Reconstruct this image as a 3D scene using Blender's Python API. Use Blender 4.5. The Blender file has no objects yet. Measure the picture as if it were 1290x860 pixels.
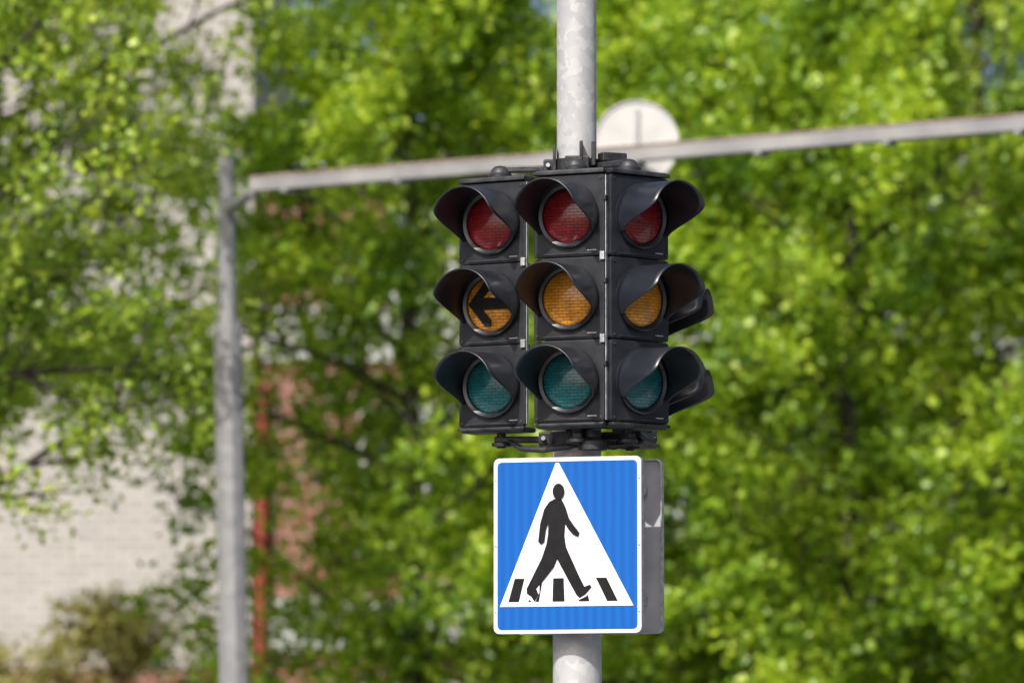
import bpy, bmesh, math, random
import numpy as np
from mathutils import Vector, Matrix
R=math.radians
scene=bpy.context.scene
scene.view_settings.view_transform='Standard'
try: scene.view_settings.look='None'
except: pass
scene.view_settings.exposure=0
COL=scene.collection

# ---------------------------------------------------------------- materials
def new_mat(name):
    m=bpy.data.materials.new(name); m.use_nodes=True
    nt=m.node_tree; b=nt.nodes['Principled BSDF']
    return m,nt,b
def N(nt,t,**kw):
    n=nt.nodes.new(t)
    for k,v in kw.items():
        if hasattr(n,k): setattr(n,k,v)
        else: n.inputs[k].default_value=v
    return n
def L(nt,a,b): nt.links.new(a,b)
def ramp(nt,fac,stops):
    r=nt.nodes.new('ShaderNodeValToRGB')
    e=r.color_ramp.elements
    while len(e)<len(stops): e.new(0.5)
    for i,(p,c) in enumerate(stops):
        e[i].position=p; e[i].color=(c[0],c[1],c[2],1)
    L(nt,fac,r.inputs['Fac']); return r.outputs['Color']
def objco(nt):
    return nt.nodes.new('ShaderNodeTexCoord').outputs['Object']
def simple(name,c1,c2,scale=8,rough=0.5,metal=0.0,bump=0.0,coat=0.0,spec=0.5,bscale=None):
    m,nt,b=new_mat(name)
    co=objco(nt)
    n=N(nt,'ShaderNodeTexNoise'); n.inputs['Scale'].default_value=scale; n.inputs['Detail'].default_value=6
    L(nt,co,n.inputs['Vector'])
    L(nt,ramp(nt,n.outputs['Fac'],[(0.35,c1),(0.65,c2)]),b.inputs['Base Color'])
    b.inputs['Roughness'].default_value=rough; b.inputs['Metallic'].default_value=metal
    b.inputs['Coat Weight'].default_value=coat; b.inputs['Specular IOR Level'].default_value=spec
    if bump:
        n2=N(nt,'ShaderNodeTexNoise'); n2.inputs['Scale'].default_value=bscale or scale*4
        L(nt,co,n2.inputs['Vector'])
        bp=nt.nodes.new('ShaderNodeBump'); bp.inputs['Strength'].default_value=bump; bp.inputs['Distance'].default_value=0.01
        L(nt,n2.outputs['Fac'],bp.inputs['Height']); L(nt,bp.outputs['Normal'],b.inputs['Normal'])
    return m

M_box=simple('signal_housing_plastic',(0.010,0.012,0.017),(0.023,0.025,0.032),14,0.5,bump=0.08,bscale=300,spec=0.35)
M_cap=simple('signal_cap_plastic',(0.010,0.011,0.014),(0.04,0.042,0.048),20,0.5,bump=0.1)
M_visor=simple('visor_plastic',(0.009,0.011,0.017),(0.018,0.021,0.030),7,0.33,spec=0.8)
M_brk=simple('bracket_paint',(0.018,0.019,0.022),(0.05,0.05,0.055),25,0.45,0.3,bump=0.15)
M_silver=simple('aluminium_clip',(0.35,0.36,0.38),(0.6,0.61,0.63),40,0.4,0.6)
M_black=simple('black_print',(0.005,0.005,0.006),(0.010,0.010,0.012),30,0.55,spec=0.2)
M_white=simple('white_reflective_sheet',(0.70,0.71,0.74),(0.82,0.82,0.84),12,0.4)
M_signback=simple('sign_back_aluminium',(0.42,0.43,0.46),(0.52,0.53,0.56),9,0.55,0.0)
M_label=simple('pale_label',(0.3,0.3,0.32),(0.5,0.5,0.5),200,0.5)

def lens_mat(name,c1,c2,mort):
    m,nt,b=new_mat(name)
    co=objco(nt); sp=nt.nodes.new('ShaderNodeSeparateXYZ'); L(nt,co,sp.inputs[0])
    cb=nt.nodes.new('ShaderNodeCombineXYZ'); L(nt,sp.outputs['X'],cb.inputs[0]); L(nt,sp.outputs['Z'],cb.inputs[1])
    br=nt.nodes.new('ShaderNodeTexBrick'); L(nt,cb.outputs[0],br.inputs['Vector'])
    br.inputs['Scale'].default_value=1.0
    br.inputs['Brick Width'].default_value=0.030; br.inputs['Row Height'].default_value=0.0115
    br.inputs['Mortar Size'].default_value=0.0015; br.inputs['Mortar Smooth'].default_value=1.0
    br.offset=0.5
    br.inputs['Color1'].default_value=(*c1,1); br.inputs['Color2'].default_value=(*c2,1); br.inputs['Mortar'].default_value=(*mort,1)
    nz=N(nt,'ShaderNodeTexNoise'); nz.inputs['Scale'].default_value=22; nz.inputs['Detail'].default_value=3; L(nt,co,nz.inputs['Vector'])
    mx=nt.nodes.new('ShaderNodeMix'); mx.data_type='RGBA'; mx.blend_type='MULTIPLY'; mx.inputs['Factor'].default_value=1
    L(nt,br.outputs['Color'],mx.inputs['A']); L(nt,ramp(nt,nz.outputs['Fac'],[(0.35,(0.65,0.65,0.65)),(0.62,(1,1,1))]),mx.inputs['B'])
    L(nt,mx.outputs['Result'],b.inputs['Base Color'])
    b.inputs['Roughness'].default_value=0.25; b.inputs['Coat Weight'].default_value=0.8; b.inputs['Coat Roughness'].default_value=0.05
    bp=nt.nodes.new('ShaderNodeBump'); bp.inputs['Strength'].default_value=0.7; bp.inputs['Distance'].default_value=0.003; bp.invert=True
    L(nt,br.outputs['Fac'],bp.inputs['Height']); L(nt,bp.outputs['Normal'],b.inputs['Normal'])
    return m
M_red=lens_mat('red_lens',(0.38,0.007,0.016),(0.24,0.004,0.011),(0.12,0.003,0.007))
M_amb=lens_mat('amber_lens',(1.0,0.45,0.03),(0.95,0.35,0.02),(0.45,0.13,0.01))
M_grn=lens_mat('green_lens',(0.011,0.22,0.25),(0.007,0.15,0.18),(0.004,0.065,0.08))

M_blue,nt,b=new_mat('blue_reflective_sheet')
co=objco(nt); wv=nt.nodes.new('ShaderNodeTexWave'); wv.bands_direction='X'; wv.inputs['Scale'].default_value=9; wv.inputs['Distortion'].default_value=0.8
L(nt,co,wv.inputs['Vector'])
L(nt,ramp(nt,wv.outputs['Fac'],[(0.1,(0.001,0.088,0.37)),(0.95,(0.002,0.106,0.43))]),b.inputs['Base Color'])
b.inputs['Roughness'].default_value=0.45; b.inputs['Specular IOR Level'].default_value=0.25

def galv(name,base,scale):
    m,nt,b=new_mat(name)
    co=objco(nt)
    nz=N(nt,'ShaderNodeTexNoise'); nz.inputs['Scale'].default_value=16; nz.inputs['Detail'].default_value=5; L(nt,co,nz.inputs['Vector'])
    mx=nt.nodes.new('ShaderNodeVectorMath'); mx.operation='SCALE'; mx.inputs['Scale'].default_value=0.07; L(nt,nz.outputs['Color'],mx.inputs[0])
    ad=nt.nodes.new('ShaderNodeVectorMath'); ad.operation='ADD'; L(nt,co,ad.inputs[0]); L(nt,mx.outputs[0],ad.inputs[1])
    vo=nt.nodes.new('ShaderNodeTexVoronoi'); vo.inputs['Scale'].default_value=scale; L(nt,ad.outputs[0],vo.inputs['Vector'])
    sp=nt.nodes.new('ShaderNodeSeparateColor'); L(nt,vo.outputs['Color'],sp.inputs[0])
    k=base
    L(nt,ramp(nt,sp.outputs[0],[(0.0,(k*0.82,k*0.84,k*0.89)),(0.55,(k*0.96,k*0.97,k)),(1.0,(k*1.10,k*1.11,k*1.13))]),b.inputs['Base Color'])
    b.inputs['Roughness'].default_value=0.6; b.inputs['Metallic'].default_value=0.1
    return m
M_pole=galv('galvanised_steel',0.44,32)
M_post=galv('weathered_steel',0.25,14)
M_beam=simple('beam_steel',(0.22,0.22,0.23),(0.33,0.325,0.32),3,0.6,0.1)
M_rust=simple('rust',(0.20,0.13,0.10),(0.34,0.27,0.22),6,0.8)

# ---------------------------------------------------------------- mesh helpers
def empty(name,loc=(0,0,0),rot=(0,0,0)):
    e=bpy.data.objects.new(name,None); e.location=loc; e.rotation_euler=rot; COL.objects.link(e); e.empty_display_size=0.2; return e
def obj_from_bm(name,bm,mat,parent=None,smooth=False):
    me=bpy.data.meshes.new(name); bmesh.ops.recalc_face_normals(bm,faces=bm.faces); bm.to_mesh(me); bm.free()
    if smooth:
        for p in me.polygons: p.use_smooth=True
    me.materials.append(mat)
    o=bpy.data.objects.new(name,me); COL.objects.link(o)
    if parent: o.parent=parent
    return o
def bevel(o,w,seg=2):
    md=o.modifiers.new('bevel','BEVEL'); md.width=w; md.segments=seg; md.limit_method='ANGLE'; md.angle_limit=R(35); return o
def box(name,c,s,mat,parent=None,bv=0.0,rz=0.0,ry=0.0):
    bm=bmesh.new(); bmesh.ops.create_cube(bm,size=1.0)
    bmesh.ops.scale(bm,vec=Vector(s),verts=bm.verts)
    if ry: bmesh.ops.rotate(bm,matrix=Matrix.Rotation(ry,3,'Y'),verts=bm.verts)
    if rz: bmesh.ops.rotate(bm,matrix=Matrix.Rotation(rz,3,'Z'),verts=bm.verts)
    bmesh.ops.translate(bm,vec=Vector(c),verts=bm.verts)
    o=obj_from_bm(name,bm,mat,parent)
    if bv: bevel(o,bv)
    return o
def prism(name,pts,y0,y1,mat,parent=None,bv=0.0,off=(0,0)):
    bm=bmesh.new()
    a=[bm.verts.new((p[0]+off[0],y0,p[1]+off[1])) for p in pts]
    c=[bm.verts.new((p[0]+off[0],y1,p[1]+off[1])) for p in pts]
    bm.faces.new(a); bm.faces.new(list(reversed(c)))
    n=len(pts)
    for i in range(n):
        j=(i+1)%n; bm.faces.new((a[i],c[i],c[j],a[j]))
    o=obj_from_bm(name,bm,mat,parent)
    if bv: bevel(o,bv)
    return o
def rrect(w,h,r,n=5):
    pts=[]
    for cx,cz,a0 in ((w/2-r,h/2-r,0),(-w/2+r,h/2-r,90),(-w/2+r,-h/2+r,180),(w/2-r,-h/2+r,270)):
        for i in range(n+1):
            a=R(a0+90*i/n); pts.append((cx+r*math.cos(a),cz+r*math.sin(a)))
    return pts
def lathe(name,prof,c,mat,parent=None,seg=48,axis='Y',closed=False,smooth=True):
    bm=bmesh.new(); rings=[]
    for r,y in prof:
        if r<1e-6:
            v=bm.verts.new((0,y,0)); rings.append([v]*seg)
        else:
            rings.append([bm.verts.new((r*math.cos(2*math.pi*i/seg),y,r*math.sin(2*math.pi*i/seg))) for i in range(seg)])
    K=len(rings)
    for k in range(K if closed else K-1):
        A=rings[k]; B=rings[(k+1)%K]
        for i in range(seg):
            j=(i+1)%seg
            vs=[A[i],A[j],B[j],B[i]]; u=[]
            for v in vs:
                if v not in u: u.append(v)
            if len(u)>=3: bm.faces.new(u)
    if axis=='Z': bmesh.ops.rotate(bm,matrix=Matrix.Rotation(R(90),3,'X'),verts=bm.verts)
    bmesh.ops.translate(bm,vec=Vector(c),verts=bm.verts)
    o=obj_from_bm(name,bm,mat,parent,smooth)
    if smooth:
        md=o.modifiers.new('es','EDGE_SPLIT'); md.split_angle=R(40)
    return o
def tube_bm(bm,pts,rad,seg=6,cap=True):
    up=Vector((0.13,0.27,0.95)); rings=[]
    for i,p in enumerate(pts):
        p=Vector(p)
        d=(Vector(pts[min(i+1,len(pts)-1)])-Vector(pts[max(i-1,0)])).normalized()
        u=d.cross(up)
        if u.length<0.05: u=d.cross(Vector((1,0,0)))
        u.normalize(); v=d.cross(u)
        rings.append([bm.verts.new(p+(u*math.cos(2*math.pi*k/seg)+v*math.sin(2*math.pi*k/seg))*rad[i]) for k in range(seg)])
    for a,b2 in zip(rings,rings[1:]):
        for k in range(seg):
            j=(k+1)%seg; bm.faces.new((a[k],a[j],b2[j],b2[k]))
    if cap:
        bm.faces.new(rings[0]); bm.faces.new(rings[-1])
def tube(name,pts,rad,mat,parent=None,seg=16,smooth=True):
    bm=bmesh.new()
    if not isinstance(rad,(list,tuple)): rad=[rad]*len(pts)
    tube_bm(bm,pts,rad,seg)
    o=obj_from_bm(name,bm,mat,parent,smooth)
    md=o.modifiers.new('es','EDGE_SPLIT'); md.split_angle=R(50)
    return o

# ---------------------------------------------------------------- traffic light head
LZ=(3.693,3.393,3.093)
def visor(name,zc,parent,Lmax=0.212):
    bm=bmesh.new(); nphi=48; ns=8; g=[]
    for i in range(nphi+1):
        ph=-122+244*i/nphi; a=abs(ph)
        t=min(1,max(0,(a-66)/(122-66))); t=t*t*(3-2*t)
        Lg=Lmax*(1-t)+0.022*t
        row=[]
        for s in range(ns+1):
            q=s/ns; rr=0.120*(1+0.04*q)
            row.append(bm.verts.new((rr*math.sin(R(ph)),-0.012-Lg*q,zc+rr*math.cos(R(ph))-0.06*Lg*q)))
        g.append(row)
    for i in range(nphi):
        for s in range(ns): bm.faces.new((g[i][s],g[i][s+1],g[i+1][s+1],g[i+1][s]))
    o=obj_from_bm(name,bm,M_visor,parent,True)
    md=o.modifiers.new('sol','SOLIDIFY'); md.thickness=0.0035; md.offset=0
    return o
def traffic_light(loc,yaw,arrow=False,clips=True,secs=(0,1,2),dz=0.005):
    e=empty('traffic_light',(loc[0],loc[1],dz),(0,0,yaw))
    W=0.28; H=0.297
    allc=list(zip(LZ,(M_red,M_amb,M_grn),('red','amber','green')))
    if len(secs)==2: allc[1]=(LZ[1],M_red,'red')
    for k in secs:
        zc,ml,cn=allc[k]
        prism(f'{cn}_door',rrect(W,H,0.012,3),0.0,0.022,M_box,e,0.004,(0,zc))
        bm=bmesh.new()
        vs=[]
        for (w,h,y) in ((W-0.012,H-0.004,0.022),(W-0.03,H-0.004,0.03),(0.13,H-0.004,0.125)):
            vs.append([bm.verts.new((sx*w/2,y,zc+sz*h/2)) for sx,sz in ((-1,-1),(1,-1),(1,1),(-1,1))])
        bm.faces.new(vs[0]); bm.faces.new(vs[2])
        for A,B in zip(vs,vs[1:]):
            for i in range(4):
                j=(i+1)%4; bm.faces.new((A[i],A[j],B[j],B[i]))
        obj_from_bm(f'{cn}_housing',bm,M_box,e)
        lathe(f'{cn}_bezel',[(0.117,0.001),(0.117,-0.016),(0.112,-0.019),(0.101,-0.013),(0.098,-0.002)],(0,0,zc),M_visor,e)
        lathe(f'{cn}_lens',[(0.1005,-0.003)]+[(0.1005*math.cos(R(a)),-0.003-0.024*math.sin(R(a))) for a in (12,25,40,55,70,82)]+[(0,-0.027)],(0,0,zc),ml,e)
        visor(f'{cn}_visor',zc,e)
        for sx in (-1,1):
            for sz in (-1,1):
                lathe(f'{cn}_screw',[(0.006,0.0),(0.006,-0.003),(0,-0.004)],(sx*0.125,0,zc+sz*0.134),M_cap,e,10)
        box(f'{cn}_rib',(0,-0.002,zc-0.138),(0.20,0.005,0.004),M_cap,e)
        box(f'{cn}_label',(0.092,-0.0015,zc-0.128),(0.035,0.003,0.004),M_label,e)
        box(f'{cn}_latch',(W/2+0.002,0.008,zc+0.06),(0.012,0.022,0.02),M_box,e,0.003)
    for z in ((3.543,3.243) if len(secs)==3 else (3.243,)):
        box('section_gasket',(0,0.06,z),(0.20,0.09,0.012),M_cap,e)
        for sx in ((1,) if clips else ()):
            box('hinge_clip',(sx*(W/2-0.006),-0.003,z),(0.018,0.012,0.03),M_silver,e,0.002)
    ztop=3.843 if len(secs)==3 else 3.543
    hh=ztop-2.945
    if clips: box('door_trim',(W/2+0.0030,0.012,2.945+hh/2),(0.003,0.014,hh-0.01),M_silver,e)
    box('top_cap',(0,0.05,ztop+0.011),(0.272,0.10,0.020),M_cap,e,0.006)
    box('top_lip',(0,0.002,ztop+0.009),(0.282,0.022,0.014),M_cap,e,0.003)
    box('bottom_cap',(0,0.05,2.933),(0.262,0.10,0.018),M_cap,e,0.006)
    box('bottom_lip',(0,0.004,2.936),(0.278,0.03,0.012),M_cap,e,0.004)
    lathe('top_nut',[(0.044,0),(0.044,0.014),(0.036,0.018),(0.033,0.03),(0.022,0.042),(0,0.048)],(0,0.06,ztop+0.021),M_cap,e,20,axis='Z')
    if arrow:
        pts=[(-0.082,0.0),(-0.010,0.084),(0.012,0.084),(0.012,0.058),(-0.022,0.021),(0.088,0.021),(0.088,-0.021),(-0.022,-0.021),(0.012,-0.058),(0.012,-0.084),(-0.010,-0.084)]
        prism('arrow_mask',pts,-0.0315,-0.026,M_black,e,0,(0,LZ[1]))
    return e
traffic_light((-0.032,-0.25),R(-25))
traffic_light((-0.312,-0.02),R(-30),arrow=True)
traffic_light((0.226,-0.215),R(40),clips=False)
traffic_light((0.268,0.17),R(76),clips=False,secs=(1,2),dz=-0.035)

# ---------------------------------------------------------------- signal pole
P=empty('signal_pole',(0,0,0))
tube('lower_shaft',[(0,0,0.0),(0,0,2.98),(0,0,3.06)],[0.090,0.0885,0.0735],M_pole,P,48)
tube('upper_shaft',[(0,0,3.05),(0,0,7.2)],[0.0735,0.0715],M_pole,P,48)
lathe('pole_cap',[(0.074,0),(0.074,0.02),(0.04,0.05),(0,0.055)],(0,0,7.2),M_pole,P,32,axis='Z')
tube('base_flange',[(0,0,0.11),(0,0,0.15)],0.19,M_pole,P,32)
for a in range(4):
    tube('anchor_bolt',[(0.15*math.cos(a*1.57+.78),0.15*math.sin(a*1.57+.78),0.15),(0.15*math.cos(a*1.57+.78),0.15*math.sin(a*1.57+.78),0.2)],0.014,M_silver,P,8)
box('access_door',(0,-0.0885,0.75),(0.08,0.012,0.34),M_pole,P,0.004)
for z,r in ((3.908,0.086),(2.905,0.104)):
    tube('clamp_band',[(0,0,z-0.024),(0,0,z+0.024)],r,M_brk,P,32)
    box('clamp_block',(0.0,-r-0.012,z),(0.09,0.045,0.055),M_brk,P,0.006)
    for sx in (-1,1):
        box('clamp_ear',(sx*(r+0.014),0,z),(0.045,0.07,0.05),M_brk,P,0.006)
        tube('clamp_bolt',[(sx*(r+0.02),-0.06,z),(sx*(r+0.02),0.06,z)],0.008,M_silver,P,8)
    heads=[((-0.312+0.035,-0.02+0.06)),((-0.032+0.03,-0.25+0.063)),((0.226-0.045,-0.215+0.054)),((0.268-0.07,0.17+0.01))]
    zz=z-0.006 if z>3.5 else z
    for hi,(hx,hy) in enumerate(heads):
        if hi==3 and z>3.5: zt=z-0.37
        else: zt=zz
        d=Vector((hx,hy,0)); st=d.normalized()*r*0.9
        dd=(d-st); L0=dd.length; ang=math.atan2(dd.y,dd.x)
        box('mount_arm',((d.x+st.x)/2,(d.y+st.y)/2,zt),(L0+0.05,0.034,0.024),M_brk,P,0.005,rz=ang)
        tube('pivot_stud',[(hx,hy,(zt-0.06 if z>3.5 else 2.94)),(hx,hy,(zt+0.012 if z>3.5 else 2.875))],0.017,M_brk,P,12)
        tube('pivot_washer',[(hx,hy,zt-0.024),(hx,hy,zt-0.012)],0.036,M_brk,P,20)
box('riser_plate',(0.015,-0.10,3.945),(0.012,0.05,0.09),M_brk,P,0.003)
box('riser_plate',(0.06,-0.09,3.945),(0.014,0.05,0.09),M_brk,P,0.003)
box('riser_plate',(-0.082,-0.03,3.93),(0.012,0.06,0.1),M_brk,P,0.003)
box('arm_block',(0.13,-0.05,3.935),(0.10,0.05,0.035),M_brk,P,0.006,rz=0.4)
lathe('pipe_flange',[(0.001,0),(0.052,0),(0.052,0.03),(0.03,0.045),(0.03,0.07),(0.001,0.07)],(0.055,-0.17,2.855),M_brk,P,24,axis='Z')
tube('cable_conduit',[(-0.25,0.03,2.9),(-0.2,-0.02,2.868),(-0.12,-0.09,2.86),(-0.04,-0.11,2.87),(0,-0.1,2.88)],0.011,M_brk,P,10)
tube('cable_conduit',[(0.2,-0.12,2.92),(0.2,-0.14,2.88),(0.13,-0.13,2.868),(0.06,-0.12,2.88)],0.011,M_brk,P,10)
tube('steel_band',[(0,0,2.862),(0,0,2.874)],0.0915,M_silver,P,32)

# ---------------------------------------------------------------- pedestrian crossing signs
def U(p): return ((p[0]-715)/184*0.560,(687-p[1])/220*0.638)
def ped_sign(loc,yaw):
    e=empty('pedestrian_crossing_sign',loc,(0,0,yaw))
    prism('panel',rrect(0.560,0.638,0.022),0.0,0.004,M_signback,e)
    o=rrect(0.560,0.638,0.022); i=rrect(0.550,0.628,0.018)
    bm=bmesh.new(); n=len(o)
    rings=[[bm.verts.new((p[0],y,p[1])) for p in q] for q,y in ((o,0.004),(o,0.028),(i,0.028),(i,0.0045))]
    for A,B in zip(rings,rings[1:]):
        for k in range(n):
            j=(k+1)%n; bm.faces.new((A[k],A[j],B[j],B[k]))
    obj_from_bm('rim_flange',bm,M_silver,e)
    def lay(name,pts,lv,mat): prism(name,pts,-0.0014*lv,-0.0014*lv+0.001,mat,e)
    lay('white_face',rrect(0.558,0.636,0.022),1,M_white)
    lay('blue_field',rrect(0.530,0.608,0.016),2,M_blue)
    lay('white_triangle',[U(p) for p in [(701,584),(705,584),(797.5,763),(631,763)]],3,M_white)
    for q in ([(642,757),(650,728),(662,728),(655,757)],[(667,757),(674,728),(685,728),(680,757)],[(697,757),(698,728),(711,728),(712,757)],[(724,728),(735,728),(743,757),(730,757)],[(751,728),(764,728),(778,757),(765,757)]):
        lay('zebra_bar',[U(p) for p in q],4,M_black)
    lay('foot_outline',[U(p) for p in [(686,724),(681,733),(681,746),(675,758.5),(670,756),(662,748),(662,740),(669,724)]],5,M_white)
    lay('foot_outline',[U(p) for p in [(717,722),(731,722),(738,735),(746,735),(748,741),(739,751),(731,755),(726,752)]],5,M_white)
    man=[(700,629),(693,633),(687,642),(682,660),(679.5,682),(683,686),(687,683),(689,668),(692,659),(692,672),(690,685),(684,703),(673,725),(665,741),(665.5,747),(671,751),(675,757),(680,748),(677,741),(688,728),(699,714),(703,704),(710,717),(719,734),(727,749),(731,753),(738,749),(746,740),(744,736.5),(737,739),(731,727),(722,707),(714,689),(712,675),(713,660),(717,667),(723,674),(729,677),(731,672),(725,664),(718,654),(714,641),(711,634),(708,629)]
    lay('walking_figure',[U(p) for p in man],6,M_black)
    hd=[U((705+7.3*math.cos(R(a)),620+10*math.sin(R(a)))) for a in range(0,360,15)]
    lay('figure_head',hd,7,M_black)
    for z in (0.2,-0.2):
        box('rail',(0,0.022,z),(0.44,0.03,0.03),M_silver,e,0.003)
        box('pole_bracket',(0,0.06,z),(0.06,0.06,0.04),M_brk,e,0.004)
    for sx in (-1,1):
        for z in (0.24,0.0,-0.24):
            lathe('rivet',[(0.004,0),(0.004,-0.0035),(0,-0.0045)],(sx*0.272,-0.001,z),M_silver,e,8)
    return e
a=R(18)
ped_sign((-0.038,-0.165,2.51),-a)
ped_sign((-0.038+0.29*math.sin(a),-0.165+0.29*math.cos(a),2.515),-a+math.pi)

# ---------------------------------------------------------------- gantry beam with post and round sign
G=empty('overhead_gantry',(0,0,0))
A=Vector((-1.93,14.0,5.50)); B=Vector((6.0,8.91,5.58))
d=(B-A); ang=math.atan2(d.y,d.x); Lh=d.length
mid=(A+B)/2
box('beam',mid,(Lh,0.10,0.085),M_beam,G,0.006,rz=ang)
box('beam_top_flange',mid+Vector((0,0,0.051)),(Lh-0.04,0.112,0.014),M_rust,G,0.003,rz=ang)
for t in np.linspace(0.03,0.97,11):
    p=A.lerp(B,float(t)); box('beam_bracket',(p.x,p.y,mid.z-0.055),(0.05,0.12,0.02),M_beam,G,0.004,rz=ang)
tube('post_lower',[(-2.045,15,0.0),(-2.15,15,4.74)],[0.102,0.096],M_post,G,8,False)
tube('post_upper',[(-2.15,15,4.74),(-2.165,15,5.85)],[0.062,0.055],M_post,G,16)
tube('post_arm',[(-2.16,15,5.49),(-1.93,14.02,5.50)],0.035,M_post,G,12)
tube('far_post',[(6.05,8.88,0),(6.05,8.88,5.9)],[0.1,0.08],M_post,G,20)
box('gantry_foot',(-2.045,15,0.06),(0.5,0.5,0.12),M_post,G,0.01); box('gantry_foot',(6.05,8.88,0.06),(0.5,0.5,0.12),M_post,G,0.01)
S=empty('round_road_sign',(0.54,12.58,5.64),(0,0,0))
M_disc=simple('round_sign_back',(0.46,0.47,0.46),(0.56,0.56,0.54),5,0.55)
lathe('disc',[(0,0),(0.262,0),(0.262,0.02),(0.255,0.02),(0.255,0.006),(0,0.006)],(0,0,0),M_disc,S,48)
lathe('rim',[(0.266,-0.012),(0.266,0.022),(0.256,0.022),(0.256,-0.012)],(0,0,0),M_disc,S,48,closed=True)
box('clamp_rail',(0,-0.012,0.0),(0.03,0.02,0.42),M_silver,S,0.004)
box('sign_stub',(0,-0.03,-0.14),(0.05,0.06,0.12),M_beam,S,0.004)

# ---------------------------------------------------------------- trees
M_bark=simple('bark',(0.03,0.024,0.02),(0.065,0.053,0.042),12,0.9,bump=0.6,bscale=30)
def leaf_mat(name,dark,mid,light,tr,nscale=0.9):
    m=bpy.data.materials.new(name); m.use_nodes=True; nt=m.node_tree; nt.nodes.clear()
    at=nt.nodes.new('ShaderNodeAttribute'); at.attribute_name='rnd'
    co=objco(nt); nz=nt.nodes.new('ShaderNodeTexNoise'); nz.inputs['Scale'].default_value=nscale; nz.inputs['Detail'].default_value=3; L(nt,co,nz.inputs['Vector'])
    mm=nt.nodes.new('ShaderNodeMath'); mm.operation='MULTIPLY_ADD'; L(nt,nz.outputs['Fac'],mm.inputs[0]); mm.inputs[1].default_value=1.5
    m2=nt.nodes.new('ShaderNodeMath'); m2.operation='MULTIPLY_ADD'; L(nt,at.outputs['Fac'],m2.inputs[0]); m2.inputs[1].default_value=0.65; m2.inputs[2].default_value=-0.52
    L(nt,m2.outputs[0],mm.inputs[2])
    c=ramp(nt,mm.outputs[0],[(0.1,dark),(0.5,mid),(0.95,light)])
    df=nt.nodes.new('ShaderNodeBsdfDiffuse'); L(nt,c,df.inputs['Color'])
    tl=nt.nodes.new('ShaderNodeBsdfTranslucent')
    mx=nt.nodes.new('ShaderNodeMix'); mx.data_type='RGBA'; mx.blend_type='MULTIPLY'; mx.inputs['Factor'].default_value=1
    L(nt,c,mx.inputs['A']); mx.inputs['B'].default_value=(*tr,1); L(nt,mx.outputs['Result'],tl.inputs['Color'])
    m3=nt.nodes.new('ShaderNodeMixShader'); m3.inputs[0].default_value=0.45; L(nt,df.outputs[0],m3.inputs[1]); L(nt,tl.outputs[0],m3.inputs[2])
    gl=nt.nodes.new('ShaderNodeBsdfGlossy'); gl.inputs['Roughness'].default_value=0.45; gl.inputs['Color'].default_value=(0.9,0.95,0.85,1)
    m4=nt.nodes.new('ShaderNodeMixShader'); m4.inputs[0].default_value=0.05; L(nt,m3.outputs[0],m4.inputs[1]); L(nt,gl.outputs[0],m4.inputs[2])
    out=nt.nodes.new('ShaderNodeOutputMaterial'); L(nt,m4.outputs[0],out.inputs['Surface'])
    return m
M_leaf=leaf_mat('linden_leaf',(0.075,0.18,0.013),(0.25,0.42,0.020),(0.54,0.67,0.05),(1.5,1.35,0.8))
M_leafy=leaf_mat('spring_leaf',(0.11,0.21,0.022),(0.29,0.44,0.033),(0.54,0.65,0.07),(1.55,1.4,0.8))
M_leafo=leaf_mat('shrub_leaf',(0.24,0.24,0.06),(0.38,0.36,0.10),(0.54,0.49,0.17),(1.3,1.2,0.9))

def make_leaves(name,centers,size,rng,mat):
    n=len(centers); c=np.array(centers)
    ax=rng.normal(size=(n,3)); ax[:,2]=ax[:,2]*0.5-0.55; ax/=np.linalg.norm(ax,axis=1)[:,None]
    nr=rng.normal(size=(n,3))*0.75; nr[:,2]+=0.8; nr[:,1]-=0.25
    nr-=ax*(nr*ax).sum(1)[:,None]; nr/=np.linalg.norm(nr,axis=1)[:,None]
    sd=np.cross(ax,nr); s=(size*rng.uniform(0.6,1.25,n))[:,None]
    dn=-nr*0.13
    v=np.stack([c, c+s*(ax*0.2+sd*0.42+dn), c+s*(ax*0.68+sd*0.36+dn), c+s*ax*1.08, c+s*(ax*0.68-sd*0.36+dn), c+s*(ax*0.2-sd*0.42+dn)],axis=1).reshape(-1,3)
    me=bpy.data.meshes.new(name); me.vertices.add(6*n); me.vertices.foreach_set('co',v.ravel().astype(np.float32))
    base=(np.arange(n)*6)[:,None]
    idx=np.concatenate([base+np.array([[0,1,2,3]]),base+np.array([[0,3,4,5]])],axis=1).ravel().astype(np.int32)
    me.loops.add(8*n); me.loops.foreach_set('vertex_index',idx)
    me.polygons.add(2*n); me.polygons.foreach_set('loop_start',np.arange(0,8*n,4,dtype=np.int32))
    try: me.polygons.foreach_set('loop_total',np.full(2*n,4,dtype=np.int32))
    except Exception: pass
    me.update(calc_edges=True)
    at=me.attributes.new('rnd','FLOAT','POINT'); at.data.foreach_set('value',np.repeat(rng.uniform(0,1,n),6).astype(np.float32))
    me.materials.append(mat)
    return me

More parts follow.
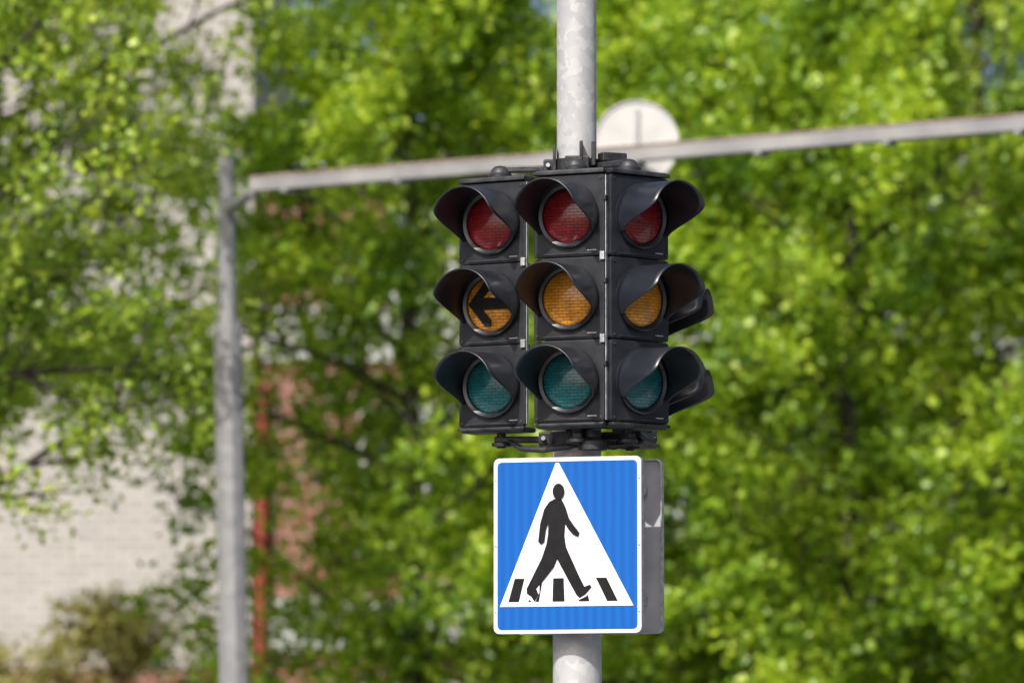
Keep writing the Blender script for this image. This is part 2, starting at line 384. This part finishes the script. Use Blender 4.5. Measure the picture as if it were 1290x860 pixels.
def grow_tree(seed,H,Rad,zlow,nl,leaves,lsize,mat,trunk_r=0.13,spread=0.13,nsub=8,ntw=7,limb=0.36,sprouts=0):
    rd=random.Random(seed); rng=np.random.default_rng(seed)
    bm=bmesh.new(); cents=[]
    tp=[]; x=y=0
    nseg=9
    for i in range(nseg+1):
        tp.append(Vector((x,y,H*0.93*i/nseg))); x+=rd.uniform(-.09,.09); y+=rd.uniform(-.09,.09)
    tube_bm(bm,tp,[trunk_r*(1.25 if i==0 else 1)*(1-0.9*i/nseg)+0.012 for i in range(nseg+1)],9)
    def trunk(z):
        f=min(max(z/(H*0.93)*nseg,0),nseg-1e-3); i=int(f); return tp[i].lerp(tp[i+1],f-i)
    def branch(p,dr,ln,r0,n,curve):
        pts=[p.copy()]; d=dr.normalized()
        for i in range(n):
            d=(d+Vector((rd.uniform(-1,1),rd.uniform(-1,1),rd.uniform(-1,1)))*0.16+Vector((0,0,curve))).normalized()
            pts.append(pts[-1]+d*(ln/n))
        return pts,d
    def at(pts,t):
        f=t*(len(pts)-1); i=min(int(f),len(pts)-2); return pts[i].lerp(pts[i+1],f-i),(pts[i+1]-pts[i]).normalized()
    twigs=[]
    for k in range(nl):
        u=(k+rd.random())/nl; z=zlow*0.8+(H*0.86-zlow*0.8)*u
        az=k*2.4+rd.uniform(-.4,.4)
        prof=math.sin(math.pi*min(1,max(0.12,(0.22+0.78*u))))**0.7 if u>0.35 else 0.75+0.6*u
        rl=Rad*min(1,prof)*rd.uniform(0.75,1.15)
        el=rd.uniform(0.15,0.5)+0.65*u
        dr=Vector((math.cos(az),math.sin(az),math.tan(min(el,1.2))*0.8))
        r0=trunk_r*(limb-limb*0.55*u)
        pts,_=branch(trunk(z),dr,rl*1.08,r0,6,0.02)
        tube_bm(bm,pts,[r0*(1-i/6.0)+0.008 for i in range(7)],6,False)
        for j in range(nsub):
            t=rd.uniform(0.14,1.0) if j else 1.0
            p,d=at(pts,t)
            sdv=d.cross(Vector((rd.gauss(0,1),rd.gauss(0,1),rd.gauss(0,1)))).normalized()
            dd=(d*0.75+sdv*rd.uniform(0.5,1.0)+Vector((0,0,0.1)))
            l2=rl*rd.uniform(0.25,0.48)
            p2,_=branch(p,dd,l2,0,4,-0.01); rr=max(0.009,r0*(1-t)*0.5)
            tube_bm(bm,p2,[rr*(1-i/5)+0.004 for i in range(5)],4,False)
            for q in range(ntw):
                t2=rd.uniform(0.25,1.0) if q else 1.0
                p3,d3=at(p2,t2)
                sv=d3.cross(Vector((rd.gauss(0,1),rd.gauss(0,1),rd.gauss(0,1)))).normalized()
                p4,_=branch(p3,d3*0.7+sv*0.8,rd.uniform(0.22,0.5),0,3,-0.10)
                tube_bm(bm,p4,[0.005,0.004,0.003,0.002],3,False)
                twigs.append(p4)
    for k in range(sprouts):
        z=rd.uniform(zlow*0.9,H*0.75); az=rd.uniform(0,6.28)
        p2,_=branch(trunk(z),Vector((math.cos(az),math.sin(az),0.5)),rd.uniform(0.35,0.8),0,3,0.0)
        tube_bm(bm,p2,[0.009,0.007,0.005,0.003],4,False); twigs.append(p2)
    per=leaves/len(twigs)
    for p4 in twigs:
        m=max(2,int(per*rd.uniform(0.3,1.8)))
        for _ in range(m):
            t=rd.uniform(0.1,1.05); f=min(t,0.999)*3; i=int(f); p=p4[i].lerp(p4[i+1],f-i)
            cents.append((p.x+rd.gauss(0,spread*.55),p.y+rd.gauss(0,spread*.55),p.z+rd.gauss(0,spread*0.5)-0.02))
    wood=bpy.data.meshes.new('wood'); bmesh.ops.recalc_face_normals(bm,faces=bm.faces); bm.to_mesh(wood); bm.free()
    for pl in wood.polygons: pl.use_smooth=True
    wood.materials.append(M_bark)
    return wood,make_leaves('foliage',cents,lsize,rng,mat)
def place(name,parts,loc,rz=0,sc=1.0):
    e=empty(name,loc,(0,0,rz)); e.scale=(sc,sc,sc)
    for nm,me in zip(('trunk_and_limbs','foliage'),parts):
        o=bpy.data.objects.new(nm,me); COL.objects.link(o); o.parent=e
    return e
T1=grow_tree(3,9.8,2.25,3.9,30,34000,0.058,M_leafy,0.13,0.12,9,7,limb=0.38)
T2=grow_tree(11,10.6,2.5,1.7,32,46000,0.080,M_leaf,0.11,0.16,9,7,limb=0.30,sprouts=170)
T3=grow_tree(29,10.2,2.6,1.6,32,46000,0.082,M_leaf,0.11,0.16,9,7,limb=0.30,sprouts=170)
T5=grow_tree(57,11.6,2.5,6.0,26,36000,0.062,M_leafy,0.12,0.13,9,7,limb=0.36)
place('linden_tree',T1,(-4.40,15.2,0),0.4)
place('linden_tree',T1,(-5.3,18.5,0),2.9,1.08)
place('linden_tree',T5,(-4.55,21.5,0),0.9)
place('linden_tree',T2,(-1.05,24,0),1.9)
place('linden_tree',T3,(0.9,27.0,0),1.1)
place('linden_tree',T2,(2.75,25,0),2.2,1.0)
place('linden_tree',T3,(5.2,27,0),3.9,0.92)
place('linden_tree',T2,(7.6,26,0),4.6,0.98)
place('linden_tree',T3,(1.9,31.5,0),4.2,1.12)
place('linden_tree',T5,(4.6,31.0,0),3.3,1.05)
T4=grow_tree(41,3.7,0.95,0.7,18,6000,0.07,M_leafo,0.03,0.12,6,5)
place('garden_shrub',T4,(-3.95,27,0),0.3,0.98)
place('garden_shrub',T4,(-5.2,28.2,0),2.3,0.85)

# ---------------------------------------------------------------- building
def brick_mat(name,c1,c2,mort):
    m,nt,b=new_mat(name)
    co=objco(nt); sp=nt.nodes.new('ShaderNodeSeparateXYZ'); L(nt,co,sp.inputs[0])
    s=nt.nodes.new('ShaderNodeMath'); s.operation='ADD'; L(nt,sp.outputs['X'],s.inputs[0]); L(nt,sp.outputs['Y'],s.inputs[1])
    cb=nt.nodes.new('ShaderNodeCombineXYZ'); L(nt,s.outputs[0],cb.inputs[0]); L(nt,sp.outputs['Z'],cb.inputs[1])
    br=nt.nodes.new('ShaderNodeTexBrick'); L(nt,cb.outputs[0],br.inputs['Vector']); br.inputs['Scale'].default_value=1
    br.inputs['Brick Width'].default_value=0.28; br.inputs['Row Height'].default_value=0.095; br.inputs['Mortar Size'].default_value=0.011
    br.inputs['Color1'].default_value=(*c1,1); br.inputs['Color2'].default_value=(*c2,1); br.inputs['Mortar'].default_value=(*mort,1)
    L(nt,br.outputs['Color'],b.inputs['Base Color']); b.inputs['Roughness'].default_value=0.85
    return m
M_cream=brick_mat('cream_brick',(0.49,0.46,0.445),(0.42,0.395,0.385),(0.29,0.27,0.265))
M_redb=brick_mat('red_brick',(0.30,0.10,0.07),(0.24,0.08,0.055),(0.3,0.26,0.23))
M_render=simple('pale_render',(0.46,0.46,0.46),(0.55,0.55,0.54),2,0.8)
M_roof=simple('roof_sheet',(0.08,0.07,0.07),(0.12,0.1,0.1),3,0.5)
M_glass,ntg,bg=new_mat('window_glass'); bg.inputs['Base Color'].default_value=(0.03,0.04,0.05,1); bg.inputs['Roughness'].default_value=0.06; bg.inputs['Specular IOR Level'].default_value=0.9
M_pipe=simple('red_downpipe_paint',(0.24,0.04,0.03),(0.31,0.06,0.04),5,0.5)
Bd=empty('brick_apartment_building',(0,0,0))
Y=36.0
box('wall_cream',(-12.1,Y+5,8.5),(18.0,10,11.2),M_cream,Bd)
box('wall_base_cream',(-12.1,Y+5.0,1.45),(18.06,10.06,2.9),M_redb,Bd)
box('wall_red',(8.0,Y+5.3,4.2),(22.2,10,8.4),M_redb,Bd)
for z in (3.4,6.6):
    box('render_band',(8.0,Y+0.26,z),(22.1,0.08,0.6),M_render,Bd)
box('cornice',(8.0,Y+0.22,8.5),(22.3,0.5,0.2),M_render,Bd)
box('roof_red',(8.0,Y+5.3,8.75),(22.6,10.6,0.3),M_roof,Bd)
box('roof_cream',(-12.1,Y+5,14.25),(18.4,10.4,0.3),M_roof,Bd)
def window(x,z,y,w=1.3,h=1.5):
    box('window_reveal',(x,y-0.01,z),(w+0.16,0.06,h+0.16),M_render,Bd)
    box('window_glass',(x,y-0.045,z),(w,0.03,h),M_glass,Bd)
    box('window_mullion',(x,y-0.075,z),(0.07,0.03,h),M_white,Bd)
    box('window_sill',(x,y-0.09,z-h/2-0.07),(w+0.25,0.18,0.05),M_render,Bd)
for x in (-1.2,1.6,4.6,7.4,10.2,13.5,16.5):
    window(x,1.9,Y+0.28,1.2,1.5)
    window(x,5.0,Y+0.28)
    window(x+0.3,7.5,Y+0.28,1.2,0.9)
for x in (-19,-16,-12.5,-9.2):
    for z in (4.6,7.8,11.0): window(x,z,Y-0.02)
tube('downpipe',[(-3.0,Y+0.12,0.2),(-3.0,Y+0.12,5.9),(-2.9,Y+0.2,6.1)],0.07,M_pipe,Bd,12)
for z in (2,4): box('pipe_bracket',(-3.0,Y+0.18,z),(0.2,0.1,0.05),M_pipe,Bd)
M_door=simple('door_paint',(0.1,0.05,0.03),(0.13,0.07,0.04),3,0.5)
box('door',(0.2,Y+0.27,1.05),(1.0,0.08,2.1),M_door,Bd)

# ---------------------------------------------------------------- ground
def sheet(name,x0,x1,y0,y1,z,mat):
    bm=bmesh.new(); vs=[bm.verts.new(p) for p in ((x0,y0,z),(x1,y0,z),(x1,y1,z),(x0,y1,z))]; bm.faces.new(vs)
    return obj_from_bm(name,bm,mat)
M_grass=simple('grass_ground',(0.04,0.075,0.015),(0.08,0.12,0.03),0.8,0.9)
M_asph=simple('asphalt',(0.04,0.04,0.042),(0.06,0.06,0.062),30,0.9,bump=0.3)
M_pave=simple('pavement_concrete',(0.22,0.21,0.2),(0.3,0.29,0.28),4,0.85)
M_kerb=simple('granite_kerb',(0.25,0.24,0.24),(0.35,0.34,0.33),20,0.8)
M_paint=simple('road_paint',(0.65,0.65,0.63),(0.8,0.8,0.78),8,0.7)
sheet('ground',-600,600,-600,600,0,M_grass)
sheet('road',-600,600,1.5,13.0,0.004,M_asph)
sheet('road',-600,600,-30,-4.0,0.004,M_asph)
def slab(name,x0,x1,y0,y1,h,mat): return box(name,((x0+x1)/2,(y0+y1)/2,h/2),(x1-x0,y1-y0,h),mat,None,0.01)
slab('pavement',-60,60,-3.85,1.35,0.11,M_pave)
slab('kerb',-60,60,-4.0,-3.852,0.125,M_kerb); slab('kerb',-60,60,1.352,1.5,0.125,M_kerb)
slab('kerb',-60,60,13.0,13.148,0.125,M_kerb); slab('pavement',-60,60,13.15,17.0,0.11,M_pave)
Z=empty('zebra_crossing')
for i in range(9):
    bm=bmesh.new(); y=2.0+i*1.2
    vs=[bm.verts.new(p) for p in ((-4,y,0.008),(-1,y,0.008),(-1,y+0.5,0.008),(-4,y+0.5,0.008))]; bm.faces.new(vs); obj_from_bm('stripe',bm,M_paint,Z)

# ---------------------------------------------------------------- light
az=R(-24); el=R(43)
sv=Vector((math.sin(az)*math.cos(el),-math.cos(az)*math.cos(el),math.sin(el)))
sun=bpy.data.lights.new('sun','SUN'); sun.energy=4.5; sun.angle=R(0.6); sun.color=(1.0,0.96,0.89)
so=bpy.data.objects.new('sun',sun); so.rotation_euler=sv.to_track_quat('Z','Y').to_euler(); so.location=(0,0,30); COL.objects.link(so)
w=bpy.data.worlds.new('World'); scene.world=w; w.use_nodes=True
sk=w.node_tree.nodes.new('ShaderNodeTexSky'); sk.sky_type='NISHITA'; sk.sun_disc=False; sk.sun_elevation=el; sk.sun_rotation=R(204); sk.dust_density=5.0; sk.air_density=0.7
w.node_tree.links.new(sk.outputs[0],w.node_tree.nodes['Background'].inputs['Color'])
w.node_tree.nodes['Background'].inputs['Strength'].default_value=0.14

# ---------------------------------------------------------------- camera
cd=bpy.data.cameras.new('camera'); cam=bpy.data.objects.new('camera',cd); COL.objects.link(cam)
cam.location=(-0.238,-18.0,1.65)
cam.rotation_euler=(R(90)+math.atan2(3.264-1.65,18.0),0,0)
cd.lens=173.3; cd.sensor_width=36; cd.clip_start=0.1; cd.clip_end=2000
cd.dof.use_dof=True; cd.dof.focus_distance=17.85; cd.dof.aperture_fstop=2.7
scene.camera=cam
